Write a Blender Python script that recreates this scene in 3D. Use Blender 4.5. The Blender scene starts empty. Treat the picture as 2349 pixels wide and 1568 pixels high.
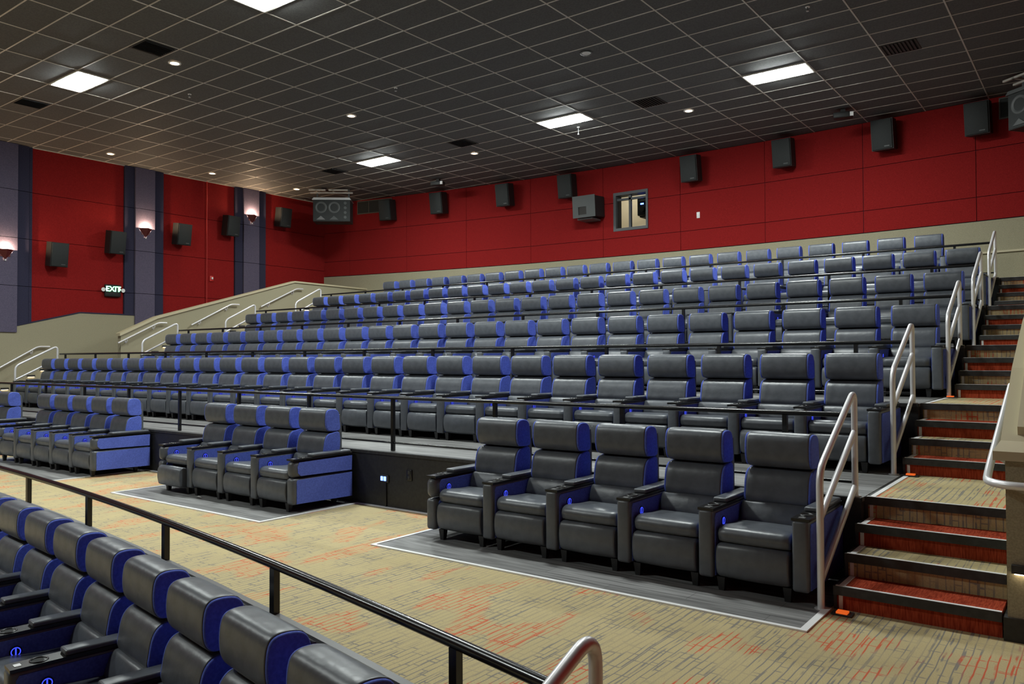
import bpy, bmesh, math, random
from mathutils import Vector, Matrix
random.seed(7)
scn = bpy.context.scene
COL = scn.collection

# ------------------------------------------------------------------ camera, world, exposure
cam_d = bpy.data.cameras.new('camera'); cam = bpy.data.objects.new('camera', cam_d); COL.objects.link(cam)
yaw, pitch, roll = .6443, .0201, -.0044
fw = Vector((-math.sin(yaw) * math.cos(pitch), math.cos(yaw) * math.cos(pitch), math.sin(pitch)))
rt = Vector((math.cos(yaw), math.sin(yaw), 0)); up = rt.cross(fw)
rt2 = rt * math.cos(roll) + up * math.sin(roll); up2 = -rt * math.sin(roll) + up * math.cos(roll)
M = Matrix((rt2, up2, -fw)).transposed().to_4x4(); M.translation = Vector((0, 0, 1.71))
cam.matrix_world = M
cam_d.sensor_width = 36; cam_d.lens = 1814.8 / 2349 * 36; cam_d.clip_end = 200; cam_d.clip_start = .05
scn.camera = cam
w = bpy.data.worlds.new('world'); scn.world = w; w.use_nodes = True
w.node_tree.nodes['Background'].inputs[0].default_value = (.02, .02, .022, 1)
w.node_tree.nodes['Background'].inputs[1].default_value = .2
vs = scn.view_settings
vs.view_transform = 'Standard'; vs.look = 'None'; vs.exposure = 0.0; vs.gamma = 1.0; vs.use_curve_mapping = False
PANEL_POWER = 175.0     # radiance of the ceiling light panels

# ------------------------------------------------------------------ materials
MATS = {}
def mat(name, col, rough=.6, metal=0, emit=None, es=0, spec=.5):
    m = bpy.data.materials.new(name); m.use_nodes = True
    b = m.node_tree.nodes['Principled BSDF']
    b.inputs['Base Color'].default_value = (*col, 1); b.inputs['Roughness'].default_value = rough
    b.inputs['Metallic'].default_value = metal; b.inputs['Specular IOR Level'].default_value = spec
    if emit: b.inputs['Emission Color'].default_value = (*emit, 1); b.inputs['Emission Strength'].default_value = es
    MATS[name] = m; return m
def nd(m, t, **k):
    n = m.node_tree.nodes.new(t)
    for a, v in k.items(): setattr(n, a, v)
    return n
def lk(m, a, b): m.node_tree.links.new(a, b)
def coords(m, kind='Object', scale=(1, 1, 1), rot=(0, 0, 0), world=False):
    if world:
        g = nd(m, 'ShaderNodeNewGeometry'); src = g.outputs['Position']
    else:
        t = nd(m, 'ShaderNodeTexCoord'); src = t.outputs[kind]
    mp = nd(m, 'ShaderNodeMapping'); mp.inputs['Scale'].default_value = scale; mp.inputs['Rotation'].default_value = rot
    lk(m, src, mp.inputs['Vector']); return mp.outputs['Vector']
def noise_col(m, c1, c2, scale=8, sc3=(1, 1, 1), world=True, detail=3, lo=.35, hi=.65, bump=0, bscale=None, dist=.02):
    b = m.node_tree.nodes['Principled BSDF']
    v = coords(m, scale=sc3, world=world)
    n = nd(m, 'ShaderNodeTexNoise'); n.inputs['Scale'].default_value = scale; n.inputs['Detail'].default_value = detail; lk(m, v, n.inputs['Vector'])
    r = nd(m, 'ShaderNodeValToRGB'); r.color_ramp.elements[0].position = lo; r.color_ramp.elements[1].position = hi
    r.color_ramp.elements[0].color = (*c1, 1); r.color_ramp.elements[1].color = (*c2, 1)
    lk(m, n.outputs['Fac'], r.inputs['Fac']); lk(m, r.outputs['Color'], b.inputs['Base Color'])
    if bump:
        n2 = nd(m, 'ShaderNodeTexNoise'); n2.inputs['Scale'].default_value = bscale or scale; n2.inputs['Detail'].default_value = 3; lk(m, v, n2.inputs['Vector'])
        bp = nd(m, 'ShaderNodeBump'); bp.inputs['Strength'].default_value = bump; bp.inputs['Distance'].default_value = dist
        lk(m, n2.outputs['Fac'], bp.inputs['Height']); lk(m, bp.outputs['Normal'], b.inputs['Normal'])
    return m
leather = noise_col(mat('black_leather', (.05, .053, .058), .37), (.076, .084, .097), (.096, .105, .121), 14, world=False, bump=.12, bscale=9, dist=.03)
blue = noise_col(mat('blue_fabric', (.06, .1, .36), .85, spec=.25), (.080, .118, .46), (.105, .155, .58), 60, world=False)
plastic = mat('black_plastic', (.012, .012, .013), .3)
legm = mat('black_wood_leg', (.01, .01, .011), .5)
led = mat('blue_led', (.02, .02, .3), .4, emit=(.05, .08, 1), es=1.3)
ledoff = mat('ring_socket', (.005, .005, .02), .4)
redfab = noise_col(mat('red_fabric_panel', (.36, .012, .012), .95, spec=.1), (.185, .0095, .0095), (.255, .0145, .014), 70, bump=.2, bscale=160, dist=.004)
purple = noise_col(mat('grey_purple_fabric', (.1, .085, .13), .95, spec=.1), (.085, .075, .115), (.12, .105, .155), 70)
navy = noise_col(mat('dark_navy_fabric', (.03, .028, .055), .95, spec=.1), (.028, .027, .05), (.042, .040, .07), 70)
beige = noise_col(mat('beige_wall_fabric', (.33, .29, .19), .9, spec=.15), (.27, .245, .165), (.345, .315, .215), 90)
beigecap = mat('beige_painted_cap', (.47, .41, .27), .55)
tile_m = noise_col(mat('black_ceiling_tile', (.03, .03, .03), .75, spec=.3), (.082, .082, .082), (.115, .114, .112), 40, bump=.1, bscale=120, dist=.003)
tbar = mat('grey_ceiling_bar', (.50, .47, .42), .45)
white_metal = mat('silver_pipe', (.72, .71, .72), .35, .35)
black_metal = mat('black_pipe', (.009, .009, .010), .22)
blackwall = noise_col(mat('black_riser_paint', (.012, .012, .012), .5), (.010, .010, .011), (.018, .018, .018), 30)
whitestrip = mat('white_edge_strip', (.8, .8, .8), .5)
rubber = noise_col(mat('black_rubber_nosing', (.02, .02, .021), .55), (.016, .016, .017), (.03, .03, .031), 25)
spk = noise_col(mat('black_speaker_grille', (.014, .017, .017), .7), (.011, .014, .014), (.019, .022, .022), 90)
spkside = mat('black_speaker_case', (.010, .011, .011), .6)
greybox = mat('grey_metal_box', (.06, .065, .065), .5)
silver = mat('silver_plate', (.55, .55, .55), .35, .8)
whitepl = mat('white_plastic', (.75, .75, .73), .5)
maroon = mat('maroon_metal', (.10, .012, .01), .5)
panel_e = mat('light_panel_lens', (1, 1, 1), .5, emit=(.93, 1.0, .97), es=PANEL_POWER)
warm_e = mat('warm_lamp', (1, .8, .5), .5, emit=(1, .62, .33), es=18)
sconce_e = mat('sconce_bulb', (1, .8, .5), .5, emit=(1, .60, .32), es=120)
step_e = mat('step_lamp', (1, .9, .7), .5, emit=(1, .80, .52), es=9)
exit_e = mat('exit_green', (.1, 1, .3), .5, emit=(.25, 1, .45), es=5.0)
orange_e = mat('orange_marker', (.8, .13, .02), .5, emit=(1, .15, .02), es=.6)
bluep_e = mat('blue_plate_led', (.1, .2, 1), .5, emit=(.08, .16, 1), es=9)
greyplate = mat('grey_cap', (.13, .13, .13), .4)
darkgrille = mat('dark_vent', (.012, .012, .011), .6)
glass = mat('booth_glass', (1, 1, 1), .02); glass.node_tree.nodes['Principled BSDF'].inputs['Transmission Weight'].default_value = 1
glass.node_tree.nodes['Principled BSDF'].inputs['IOR'].default_value = 1.05
booth_w = mat('booth_white_wall', (.75, .72, .62), .8)
frame_m = mat('dark_grey_frame', (.07, .075, .08), .5)
redplain = mat('red_device', (.45, .02, .015), .5)
dirt = mat('paper_scrap', (.75, .75, .72), .8)

def carpet(name, base1, base2, line1, line2, riser=False):
    m = mat(name, base1, .95, spec=.1); b = m.node_tree.nodes['Principled BSDF']
    g = nd(m, 'ShaderNodeNewGeometry'); pos = g.outputs['Position']
    sep = nd(m, 'ShaderNodeSeparateXYZ'); lk(m, pos, sep.inputs[0])
    # gentle wander of the lines
    mp0 = nd(m, 'ShaderNodeMapping'); mp0.inputs['Scale'].default_value = (9, 2.2, 2.2); lk(m, pos, mp0.inputs['Vector'])
    nz = nd(m, 'ShaderNodeTexNoise'); nz.inputs['Scale'].default_value = 1.0; nz.inputs['Detail'].default_value = 2; lk(m, mp0.outputs[0], nz.inputs['Vector'])
    sub = nd(m, 'ShaderNodeMath', operation='SUBTRACT'); sub.inputs[1].default_value = .5; lk(m, nz.outputs['Fac'], sub.inputs[0])
    mul = nd(m, 'ShaderNodeMath', operation='MULTIPLY'); mul.inputs[1].default_value = .032; lk(m, sub.outputs[0], mul.inputs[0])
    addx = nd(m, 'ShaderNodeMath', operation='ADD'); lk(m, sep.outputs[0], addx.inputs[0]); lk(m, mul.outputs[0], addx.inputs[1])
    yz = nd(m, 'ShaderNodeMath', operation='ADD'); lk(m, sep.outputs[1], yz.inputs[0]); lk(m, sep.outputs[2], yz.inputs[1])
    cmb = nd(m, 'ShaderNodeCombineXYZ'); lk(m, yz.outputs[0], cmb.inputs[0]); lk(m, addx.outputs[0], cmb.inputs[1])
    facs = []
    for (bw, rh, ms, off, sh) in ((.42, .046, .0042, .37, (0, 0, 0)), (.23, .083, .0065, .61, (.13, .017, 0))):
        mp = nd(m, 'ShaderNodeMapping'); mp.inputs['Location'].default_value = sh; lk(m, cmb.outputs[0], mp.inputs['Vector'])
        bt = nd(m, 'ShaderNodeTexBrick'); bt.offset = off; bt.offset_frequency = 3; bt.squash = .7; bt.squash_frequency = 4
        bt.inputs['Scale'].default_value = 1; bt.inputs['Mortar Size'].default_value = ms; bt.inputs['Mortar Smooth'].default_value = .25
        bt.inputs['Brick Width'].default_value = bw; bt.inputs['Row Height'].default_value = rh
        lk(m, mp.outputs[0], bt.inputs['Vector']); facs.append(bt.outputs['Fac'])
    # patches where each colour of line shows
    def patch(scale, sc3, lo, hi, seed):
        mp = nd(m, 'ShaderNodeMapping'); mp.inputs['Scale'].default_value = sc3; mp.inputs['Location'].default_value = (seed, seed * .7, 0); lk(m, pos, mp.inputs['Vector'])
        n = nd(m, 'ShaderNodeTexNoise'); n.inputs['Scale'].default_value = scale; n.inputs['Detail'].default_value = 1.5; lk(m, mp.outputs[0], n.inputs['Vector'])
        r = nd(m, 'ShaderNodeMapRange'); r.inputs['From Min'].default_value = lo; r.inputs['From Max'].default_value = hi; lk(m, n.outputs['Fac'], r.inputs['Value']); return r.outputs[0]
    pr = patch(2.2, (1, .55, 1), .54, .575, 3); pg = patch(3.0, (1, .5, 1), .44, .49, 11); pt = patch(14, (1, .4, 1), .42, .56, 5)
    nb = nd(m, 'ShaderNodeTexNoise'); nb.inputs['Scale'].default_value = 130; nb.inputs['Detail'].default_value = 2; lk(m, pos, nb.inputs['Vector'])
    mix0 = nd(m, 'ShaderNodeMix', data_type='RGBA'); mix0.inputs[6].default_value = (*base1, 1); mix0.inputs[7].default_value = (*base2, 1); lk(m, nb.outputs['Fac'], mix0.inputs[0])
    lc = nd(m, 'ShaderNodeMix', data_type='RGBA'); lc.inputs[6].default_value = (*line1, 1); lc.inputs[7].default_value = (*line2, 1); lk(m, pr, lc.inputs[0])
    mx = nd(m, 'ShaderNodeMath', operation='MAXIMUM'); lk(m, facs[0], mx.inputs[0])
    f2 = nd(m, 'ShaderNodeMath', operation='MULTIPLY'); lk(m, facs[1], f2.inputs[0]); lk(m, pt, f2.inputs[1]); lk(m, f2.outputs[0], mx.inputs[1])
    vis = nd(m, 'ShaderNodeMath', operation='MAXIMUM'); lk(m, pr, vis.inputs[0]); lk(m, pg, vis.inputs[1])
    v2 = nd(m, 'ShaderNodeMapRange'); v2.inputs['To Min'].default_value = .35; v2.inputs['To Max'].default_value = .95; lk(m, vis.outputs[0], v2.inputs['Value'])
    fm = nd(m, 'ShaderNodeMath', operation='MULTIPLY'); lk(m, mx.outputs[0], fm.inputs[0]); lk(m, v2.outputs[0], fm.inputs[1])
    mix = nd(m, 'ShaderNodeMix', data_type='RGBA'); lk(m, fm.outputs[0], mix.inputs[0]); lk(m, mix0.outputs[2], mix.inputs[6]); lk(m, lc.outputs[2], mix.inputs[7])
    lk(m, mix.outputs[2], b.inputs['Base Color'])
    bp = nd(m, 'ShaderNodeBump'); bp.inputs['Strength'].default_value = .3; bp.inputs['Distance'].default_value = .004; lk(m, nb.outputs['Fac'], bp.inputs['Height']); lk(m, bp.outputs['Normal'], b.inputs['Normal'])
    return m
carpet_m = carpet('tan_line_carpet', (.37, .30, .155), (.57, .47, .265), (.215, .20, .175), (.56, .11, .055))
red_carpet = noise_col(mat('rust_red_carpet', (.3, .05, .02), .95, spec=.1), (.23, .028, .012), (.40, .065, .028), 1, sc3=(110, 12, 12))
def planks(name, c1, c2):
    m = mat(name, c1, .5); b = m.node_tree.nodes['Principled BSDF']
    v = coords(m, scale=(1.6, 26, 26), world=True)
    n = nd(m, 'ShaderNodeTexNoise'); n.inputs['Scale'].default_value = 1.3; n.inputs['Detail'].default_value = 5; lk(m, v, n.inputs['Vector'])
    r = nd(m, 'ShaderNodeValToRGB'); r.color_ramp.elements[0].position = .3; r.color_ramp.elements[1].position = .72
    r.color_ramp.elements[0].color = (*c1, 1); r.color_ramp.elements[1].color = (*c2, 1); lk(m, n.outputs['Fac'], r.inputs['Fac'])
    v2 = coords(m, world=True); bt = nd(m, 'ShaderNodeTexBrick'); bt.inputs['Scale'].default_value = 1; bt.inputs['Brick Width'].default_value = 1.2; bt.inputs['Row Height'].default_value = .18
    bt.inputs['Mortar Size'].default_value = .002; bt.inputs['Color1'].default_value = (.8, .8, .8, 1); bt.inputs['Color2'].default_value = (1.1, 1.1, 1.1, 1); bt.inputs['Mortar'].default_value = (.35, .35, .35, 1); lk(m, v2, bt.inputs['Vector'])
    mx = nd(m, 'ShaderNodeMix', data_type='RGBA', blend_type='MULTIPLY'); mx.inputs[0].default_value = 1; lk(m, r.outputs[0], mx.inputs[6]); lk(m, bt.outputs['Color'], mx.inputs[7])
    lk(m, mx.outputs[2], b.inputs['Base Color']); return m
plank_m = planks('grey_vinyl_plank', (.085, .084, .083), (.27, .268, .265))

# ------------------------------------------------------------------ mesh helpers
class MB:
    def __init__(s): s.v = []; s.f = []; s.mi = []; s.sm = []
    def add(s, vs, fs, mi=0, sm=False):
        o = len(s.v); s.v += [tuple(p) for p in vs]; s.f += [tuple(i + o for i in f) for f in fs]; s.mi += [mi] * len(fs); s.sm += [sm] * len(fs); return s
    def box(s, x0, x1, y0, y1, z0, z1, mi=0):
        vs = [(x0, y0, z0), (x1, y0, z0), (x1, y1, z0), (x0, y1, z0), (x0, y0, z1), (x1, y0, z1), (x1, y1, z1), (x0, y1, z1)]
        return s.add(vs, [(0, 3, 2, 1), (4, 5, 6, 7), (0, 1, 5, 4), (1, 2, 6, 5), (2, 3, 7, 6), (3, 0, 4, 7)], mi)
    def prism(s, poly, a, b, axis='x', mi=0, sm=False):
        # poly: ccw list in the two other axes (x:(y,z) y:(x,z) z:(x,y))
        n = len(poly)
        def P(p, t): return {'x': (t, p[0], p[1]), 'y': (p[0], t, p[1]), 'z': (p[0], p[1], t)}[axis]
        vs = [P(p, a) for p in poly] + [P(p, b) for p in poly]
        fs = [tuple(range(n))[::-1], tuple(range(n, 2 * n))]
        s.add(vs, fs, mi, False)
        s.add(vs, [(i, (i + 1) % n, n + (i + 1) % n, n + i) for i in range(n)], mi, sm); return s
    def tube(s, pts, r, seg=10, mi=0, closed=False):
        pts = [Vector(p) for p in pts]; n = len(pts); vs = []; fs = []
        prev = None
        for i, p in enumerate(pts):
            t = (pts[min(i + 1, n - 1)] - pts[max(i - 1, 0)]).normalized()
            if prev is None:
                a = t.orthogonal().normalized()
            else:
                a = (prev - t * prev.dot(t)).normalized()
            prev = a; b = t.cross(a)
            for k in range(seg):
                c = 2 * math.pi * k / seg; vs.append(p + (a * math.cos(c) + b * math.sin(c)) * r)
        for i in range(n - 1):
            for k in range(seg): fs.append((i * seg + k, i * seg + (k + 1) % seg, (i + 1) * seg + (k + 1) % seg, (i + 1) * seg + k))
        s.add(vs, fs, mi, True); s.add(vs[:seg], [tuple(range(seg))[::-1]], mi); s.add(vs[-seg:], [tuple(range(seg))], mi); return s
    def cyl(s, c, r, h, axis='z', seg=16, mi=0, r2=None):
        r2 = r if r2 is None else r2; c = Vector(c); vs = []
        for t, rr in ((0, r), (h, r2)):
            for k in range(seg):
                a = 2 * math.pi * k / seg; u, v_ = rr * math.cos(a), rr * math.sin(a)
                vs.append(c + Vector({'z': (u, v_, t), 'x': (t, u, v_), 'y': (u, t, v_)}[axis]))
        s.add(vs, [(k, (k + 1) % seg, seg + (k + 1) % seg, seg + k) for k in range(seg)], mi, True)
        s.add(vs, [tuple(range(seg))[::-1], tuple(range(seg, 2 * seg))], mi); return s
    def rbox(s, c, size, r, seg=2, mi=0, rot=None):
        bm = bmesh.new(); bmesh.ops.create_cube(bm, size=1)
        for v_ in bm.verts: v_.co = Vector((v_.co.x * size[0], v_.co.y * size[1], v_.co.z * size[2]))
        bmesh.ops.bevel(bm, geom=bm.edges[:], offset=min(r, min(size) * .49), segments=seg, profile=.5, affect='EDGES')
        bm.verts.index_update(); R = rot or Matrix.Identity(3)
        s.add([R @ v_.co + Vector(c) for v_ in bm.verts], [[v_.index for v_ in f.verts] for f in bm.faces], mi, True); bm.free(); return s
    def mesh(s, name, mats):
        me = bpy.data.meshes.new(name); me.from_pydata(s.v, [], s.f)
        for m in (mats if isinstance(mats, (list, tuple)) else [mats]): me.materials.append(m)
        me.polygons.foreach_set('material_index', s.mi); me.polygons.foreach_set('use_smooth', s.sm)
        bm = bmesh.new(); bm.from_mesh(me); bmesh.ops.recalc_face_normals(bm, faces=bm.faces[:]); bm.to_mesh(me); bm.free()
        me.update(); return me
    def build(s, name, mats, parent=None, loc=None): return obj(name, s.mesh(name, mats), parent, loc)
def obj(name, data, parent=None, loc=None, rz=0):
    o = bpy.data.objects.new(name, data); COL.objects.link(o)
    if parent: o.parent = parent
    if loc: o.location = loc
    if rz: o.rotation_euler = (0, 0, rz)
    return o
def tag(o, label=None, cat=None, group=None, kind=None):
    if label: o['label'] = label
    if cat: o['category'] = cat
    if group: o['group'] = group
    if kind: o['kind'] = kind
    return o
def thing(name, label, cat, loc=(0, 0, 0), rz=0, group=None, kind=None): return tag(obj(name, None, None, loc, rz), label, cat, group, kind)
def spline(pts, n=4, closed=False):
    P = [Vector(p) for p in pts]; out = []; m = len(P)
    rng = range(m) if closed else range(m - 1)
    for i in rng:
        p0 = P[(i - 1) % m] if closed else P[max(i - 1, 0)]; p1 = P[i]; p2 = P[(i + 1) % m]; p3 = P[(i + 2) % m] if closed else P[min(i + 2, m - 1)]
        for k in range(n):
            t = k / n
            out.append(.5 * ((2 * p1) + (p2 - p0) * t + (2 * p0 - 5 * p1 + 4 * p2 - p3) * t * t + (3 * p1 - p0 - 3 * p2 + p3) * t ** 3))
    if not closed: out.append(P[-1])
    return out
def bend(pts, r, n=5):
    """polyline with rounded corners"""
    P = [Vector(p) for p in pts]; out = [P[0]]
    for i in range(1, len(P) - 1):
        a = (P[i - 1] - P[i]); b = (P[i + 1] - P[i]); d = min(r, a.length * .45, b.length * .45)
        s0 = P[i] + a.normalized() * d; s1 = P[i] + b.normalized() * d
        for k in range(n + 1):
            t = k / n; out.append((1 - t) ** 2 * s0 + 2 * t * (1 - t) * P[i] + t * t * s1)
    out.append(P[-1]); return out
def ordn(n): return '%d%s' % (n, 'th' if 10 <= n % 100 <= 20 else {1: 'st', 2: 'nd', 3: 'rd'}.get(n % 10, 'th'))
WORDS = ['first', 'second', 'third', 'fourth', 'fifth', 'sixth', 'seventh', 'eighth', 'ninth', 'tenth']

# ------------------------------------------------------------------ levels of the house
L = [0, .63, 1.233, 1.836, 2.439, 3.042]
D = 2.33
SX = [0, -1.487, -1.487, -1.375, -1.39, -1.425]     # left edge of each right-hand flight
def nose(k): return 6.53 + D * (k - 1)          # front edge of landing k
def riser_y(k): return 6.42 + D * (k - 1)       # black riser in front of tier k
CEIL = 7.13; LW = -21.85; RW = 1.5
def back_y(x): return 19.68 - .0085 * (x + 8.5) ** 2
def rail_y(x): return 1.838 - .2538 * x - .01003 * x * x      # curved rail behind the front section

# floor: carpeted cross aisle with a curved front edge
def strip_floor():
    m = MB(); n = 40
    xs = [LW + (RW - LW) * i / n for i in range(n + 1)]
    for i in range(n):
        a, b = xs[i], xs[i + 1]
        fa, fb = (rail_y(min(a, -1.2)) if a > -1.3 else rail_y(a)), (rail_y(min(b, -1.2)) if b > -1.3 else rail_y(b))
        yb = 6.6
        m.add([(a, fa, 0), (b, fb, 0), (b, yb, 0), (a, yb, 0), (a, fa, -.2), (b, fb, -.2), (b, yb, -.2), (a, yb, -.2)],
              [(0, 1, 2, 3), (7, 6, 5, 4), (0, 4, 5, 1), (3, 2, 6, 7)] + ([(0, 3, 7, 4)] if i == 0 else []) + ([(1, 5, 6, 2)] if i == n - 1 else []))
    return m
tag(strip_floor().build('floor', carpet_m), 'tan carpet with grey and red broken lines across the cross aisle', kind='structure')
# lower front floor and the wall under the cross aisle edge
m = MB(); m.box(LW, RW, -12, 5.0, -.75, -.578)
tag(m.build('floor', carpet_m), 'lower carpeted floor under the foreground seats', kind='structure')
# low curved wall with grey cap at the front edge of the cross aisle
m = MB(); cap = MB(); n = 30
for i in range(n):
    a = LW + .01 + (-1.62 - LW) * i / n; b = LW + .01 + (-1.62 - LW) * (i + 1) / n
    ya, yb = rail_y(a), rail_y(b)
    m.add([(a, ya - .018, -.55), (b, yb - .018, -.55), (b, yb + .018, -.55), (a, ya + .018, -.55), (a, ya - .018, .34), (b, yb - .018, .34), (b, yb + .018, .34), (a, ya + .018, .34)],
          [(0, 1, 5, 4), (2, 3, 7, 6), (4, 5, 6, 7)] + ([(1, 2, 6, 5)] if i == n - 1 else []))
    cap.add([(a, ya - .022, .34), (b, yb - .022, .34), (b, yb + .022, .34), (a, ya + .022, .34), (a, ya - .022, .365), (b, yb - .022, .365), (b, yb + .022, .365), (a, ya + .022, .365)],
            [(0, 1, 5, 4), (2, 3, 7, 6), (4, 5, 6, 7), (0, 3, 2, 1)] + ([(1, 2, 6, 5)] if i == n - 1 else []))
kw = tag(m.build('wall_front_knee', blackwall), 'low black curved wall behind the foreground seats', kind='structure')
cap.build('cap', greyplate, kw)

# seating tiers
for k in range(1, 6):
    y0, y1 = riser_y(k), (riser_y(k + 1) if k < 5 else 19.9)
    x0 = LW if k <= 2 else -20.05
    x1 = SX[k] - .022
    fl = MB()
    xl = {1: LW, 2: -20.6, 3: -19.2, 4: -19.2, 5: -19.2}[k]
    fl.box(xl, x1, y0, y1, L[k] - .03, L[k])
    t = tag(fl.build('floor_tier', plank_m), '%s tier floor of grey vinyl planks' % ['', 'first', 'second', 'third', 'fourth', 'top'][k], kind='structure')
    r = MB(); r.box(xl, x1, y0 + .005, y0 + .06, L[k - 1], L[k] - .03); r.build('riser', blackwall, t)
    r = MB(); r.box(x1 - .05, x1, y0 + .06, y1, L[k - 1] - .1, L[k] - .03); r.build('side_panel', blackwall, t)
    r = MB(); r.box(xl, x1, y0 - .012, y0 + .03, L[k] - .028, L[k] + .004); r.build('nosing', rubber, t)
    if k == 5:
        r = MB(); r.box(-20.05, xl, nose(5) + .5, 19.9, L[k] - .03, L[k]); r.box(x1, RW, nose(5) + .5, 19.9, L[k] - .03, L[k]); r.build('landing', carpet_m, t)
# vomitory floor behind the left parapet
m = MB(); m.box(LW, -20.05, nose(2) + .3, 19.9, L[2] - .03, L[2]); m.box(-20.05, -20.05 + .85, nose(2) + .3, nose(3) - .9, L[2] - .03, L[2]); m.box(LW, -20.6, 5, 8, -.2, 0.)
tag(m.build('floor_landing', carpet_m), 'carpeted landing at the left end of the tiers', kind='structure')

# front-row vinyl pads with white edging
for (a, b, lab) in ((-5.40, -1.53, 'grey vinyl pad under the front block of recliners beside the stairs'), (-10.22, -7.11, 'grey vinyl pad under the middle front block of recliners'), (-15.35, -11.92, 'grey vinyl pad under the left front block of recliners'), (-21.0, -16.05, 'grey vinyl pad at the left edge of the photo')):
    m = MB(); m.box(a, b, 5.06, riser_y(1) + .004, .0, .006)
    p = tag(m.build('floor_pad', plank_m), lab, kind='structure')
    e = MB(); e.box(a + .018, b - (.03 if b > -2 else .018), 5.04, 5.075, .0, .011); e.build('edge_strip', whitestrip, p)
    e = MB(); e.box(a - .018, a + .018, 5.04, riser_y(1), .0, .011); e.build('edge_strip', whitestrip, p)
    e = MB(); e.box(b - (.03 if b > -2 else .018), b + .018, 5.04, riser_y(1) if b < -2 else 5.6, .0, .011); e.build('edge_strip', whitestrip, p)
# white strip along the foot of the riser between pads
for i, (a, b) in enumerate(((-7.09, -5.42), (-11.90, -10.24), (-16.03, -15.37))):
    m = MB(); m.box(a, b, riser_y(1) - .03, riser_y(1) + .004, 0, .011)
    tag(m.build('trim_%d' % (i + 1), whitestrip), 'white strip on the carpet at the foot of the black riser', kind='structure')

# ------------------------------------------------------------------ walls
FL = -.75
def panel_mesh(fn, u0, u1, z0, z1, hole=None, gap=.006):
    """rects in (u,z) around an optional hole; fn maps (u,z,depth) to a point"""
    m = MB(); rects = []
    u0 += gap; u1 -= gap; z0 += gap; z1 -= gap
    if hole and hole[0] < u1 and hole[1] > u0 and hole[2] < z1 and hole[3] > z0:
        a, b, c, d = max(hole[0], u0), min(hole[1], u1), max(hole[2], z0), min(hole[3], z1)
        if a > u0: rects.append((u0, a, z0, z1))
        if b < u1: rects.append((b, u1, z0, z1))
        if c > z0: rects.append((a, b, z0, c))
        if d < z1: rects.append((a, b, d, z1))
    else: rects = [(u0, u1, z0, z1)]
    for (a, b, c, d) in rects:
        vs = [fn(a, c, 0), fn(b, c, 0), fn(b, d, 0), fn(a, d, 0), fn(a, c, 1), fn(b, c, 1), fn(b, d, 1), fn(a, d, 1)]
        m.add(vs, [(0, 1, 2, 3), (4, 7, 6, 5), (0, 4, 5, 1), (1, 5, 6, 2), (2, 6, 7, 3), (3, 7, 4, 0)])
    return m
# back wall: gently curved backing plus fabric panels; hole for the booth window
HOLE = (-11.09, -10.07, 5.30, 6.33)
bw = thing('wall_back', 'curved back wall of red fabric panels above a beige band', None, kind='structure')
xs = [-21.85, -20.8, -18.5, -16.2, -13.87, -11.45, -9.1, -6.8, -4.46, -2.16, .15, RW]
m = MB()
for a, b in zip(xs[:-1], xs[1:]):
    def fn(u, z, d, a=a, b=b):
        t = (u - a) / (b - a); return (u, back_y(a) * (1 - t) + back_y(b) * t + .03 + .25 * d, z)
    m2 = panel_mesh(fn, a, b, FL, CEIL + .1, HOLE, gap=0); m.add(m2.v, m2.f)
m.build('backing', navy, bw)
for a, b in zip(xs[:-1], xs[1:]):
    def fn(u, z, d, a=a, b=b):
        t = (u - a) / (b - a); return (u, back_y(a) * (1 - t) + back_y(b) * t + .03 * d, z)
    for z0, z1 in ((4.57, 5.08), (5.08, 6.08), (6.08, CEIL)):
        panel_mesh(fn, a, b, z0, z1, HOLE).build('fabric_panel', redfab, bw)
    def fb(u, z, d, a=a, b=b):
        t = (u - a) / (b - a); return (u, back_y(a) * (1 - t) + back_y(b) * t - .015 + .045 * d, z)
    panel_mesh(fb, a, b, L[5], 4.555, gap=0).build('wainscot', beige, bw)
m = MB()
for a, b in ((-2.30, .15), (.15, RW)): m.add([(a, back_y(a) - .05, 3.86), (b, back_y(b) - .05, 3.86), (b, back_y(b), 3.86), (a, back_y(a), 3.86), (a, back_y(a) - .05, 3.90), (b, back_y(b) - .05, 3.90), (b, back_y(b), 3.90), (a, back_y(a), 3.90)], [(0, 3, 2, 1), (4, 5, 6, 7), (0, 1, 5, 4), (2, 3, 7, 6), (0, 4, 7, 3), (1, 2, 6, 5)])
m.build('ledge', beigecap, bw)
# left wall: red panels, purple columns, sloping beige wainscot
lw = thing('wall_left', 'left wall of red panels with purple columns and beige wainscot', None, kind='structure')
m = MB(); m.box(LW - .25, LW - .04, -12, 20, FL, CEIL + .1); m.build('backing', navy, lw)
zs = [2.40, 3.57, 4.77, 5.97, CEIL]
def lpanel(y0, y1, dep, ma, name, zz=zs):
    for z0, z1 in zip(zz[:-1], zz[1:]):
        panel_mesh(lambda u, z, d: (LW + dep - (dep + .04) * d, u, z), y0, y1, z0, z1).build(name, ma, lw)
cols = [8.22 - 3.555 * 2, 8.22 - 3.555, 8.08, 11.655, 15.145]
edges = []
for c in cols:
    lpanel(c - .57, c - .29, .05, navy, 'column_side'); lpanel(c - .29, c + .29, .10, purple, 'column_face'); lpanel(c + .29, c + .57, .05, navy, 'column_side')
zz2 = [2.40, 3.57, 4.77, 5.97, CEIL]
for a, b in ((cols[0] + .57, cols[1] - .57), (cols[1] + .57, cols[2] - .57), (cols[2] + .57 + .08, cols[3] - .57), (cols[3] + .57, 13.57), (13.57, cols[4] - .57), (cols[4] + .57, 18.2), (-12, cols[0] - .57)):
    lpanel(a, b, .0, redfab, 'fabric_panel', zz2)
lpanel(cols[2] + .57, cols[2] + .65, .03, navy, 'column_side')
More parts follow.
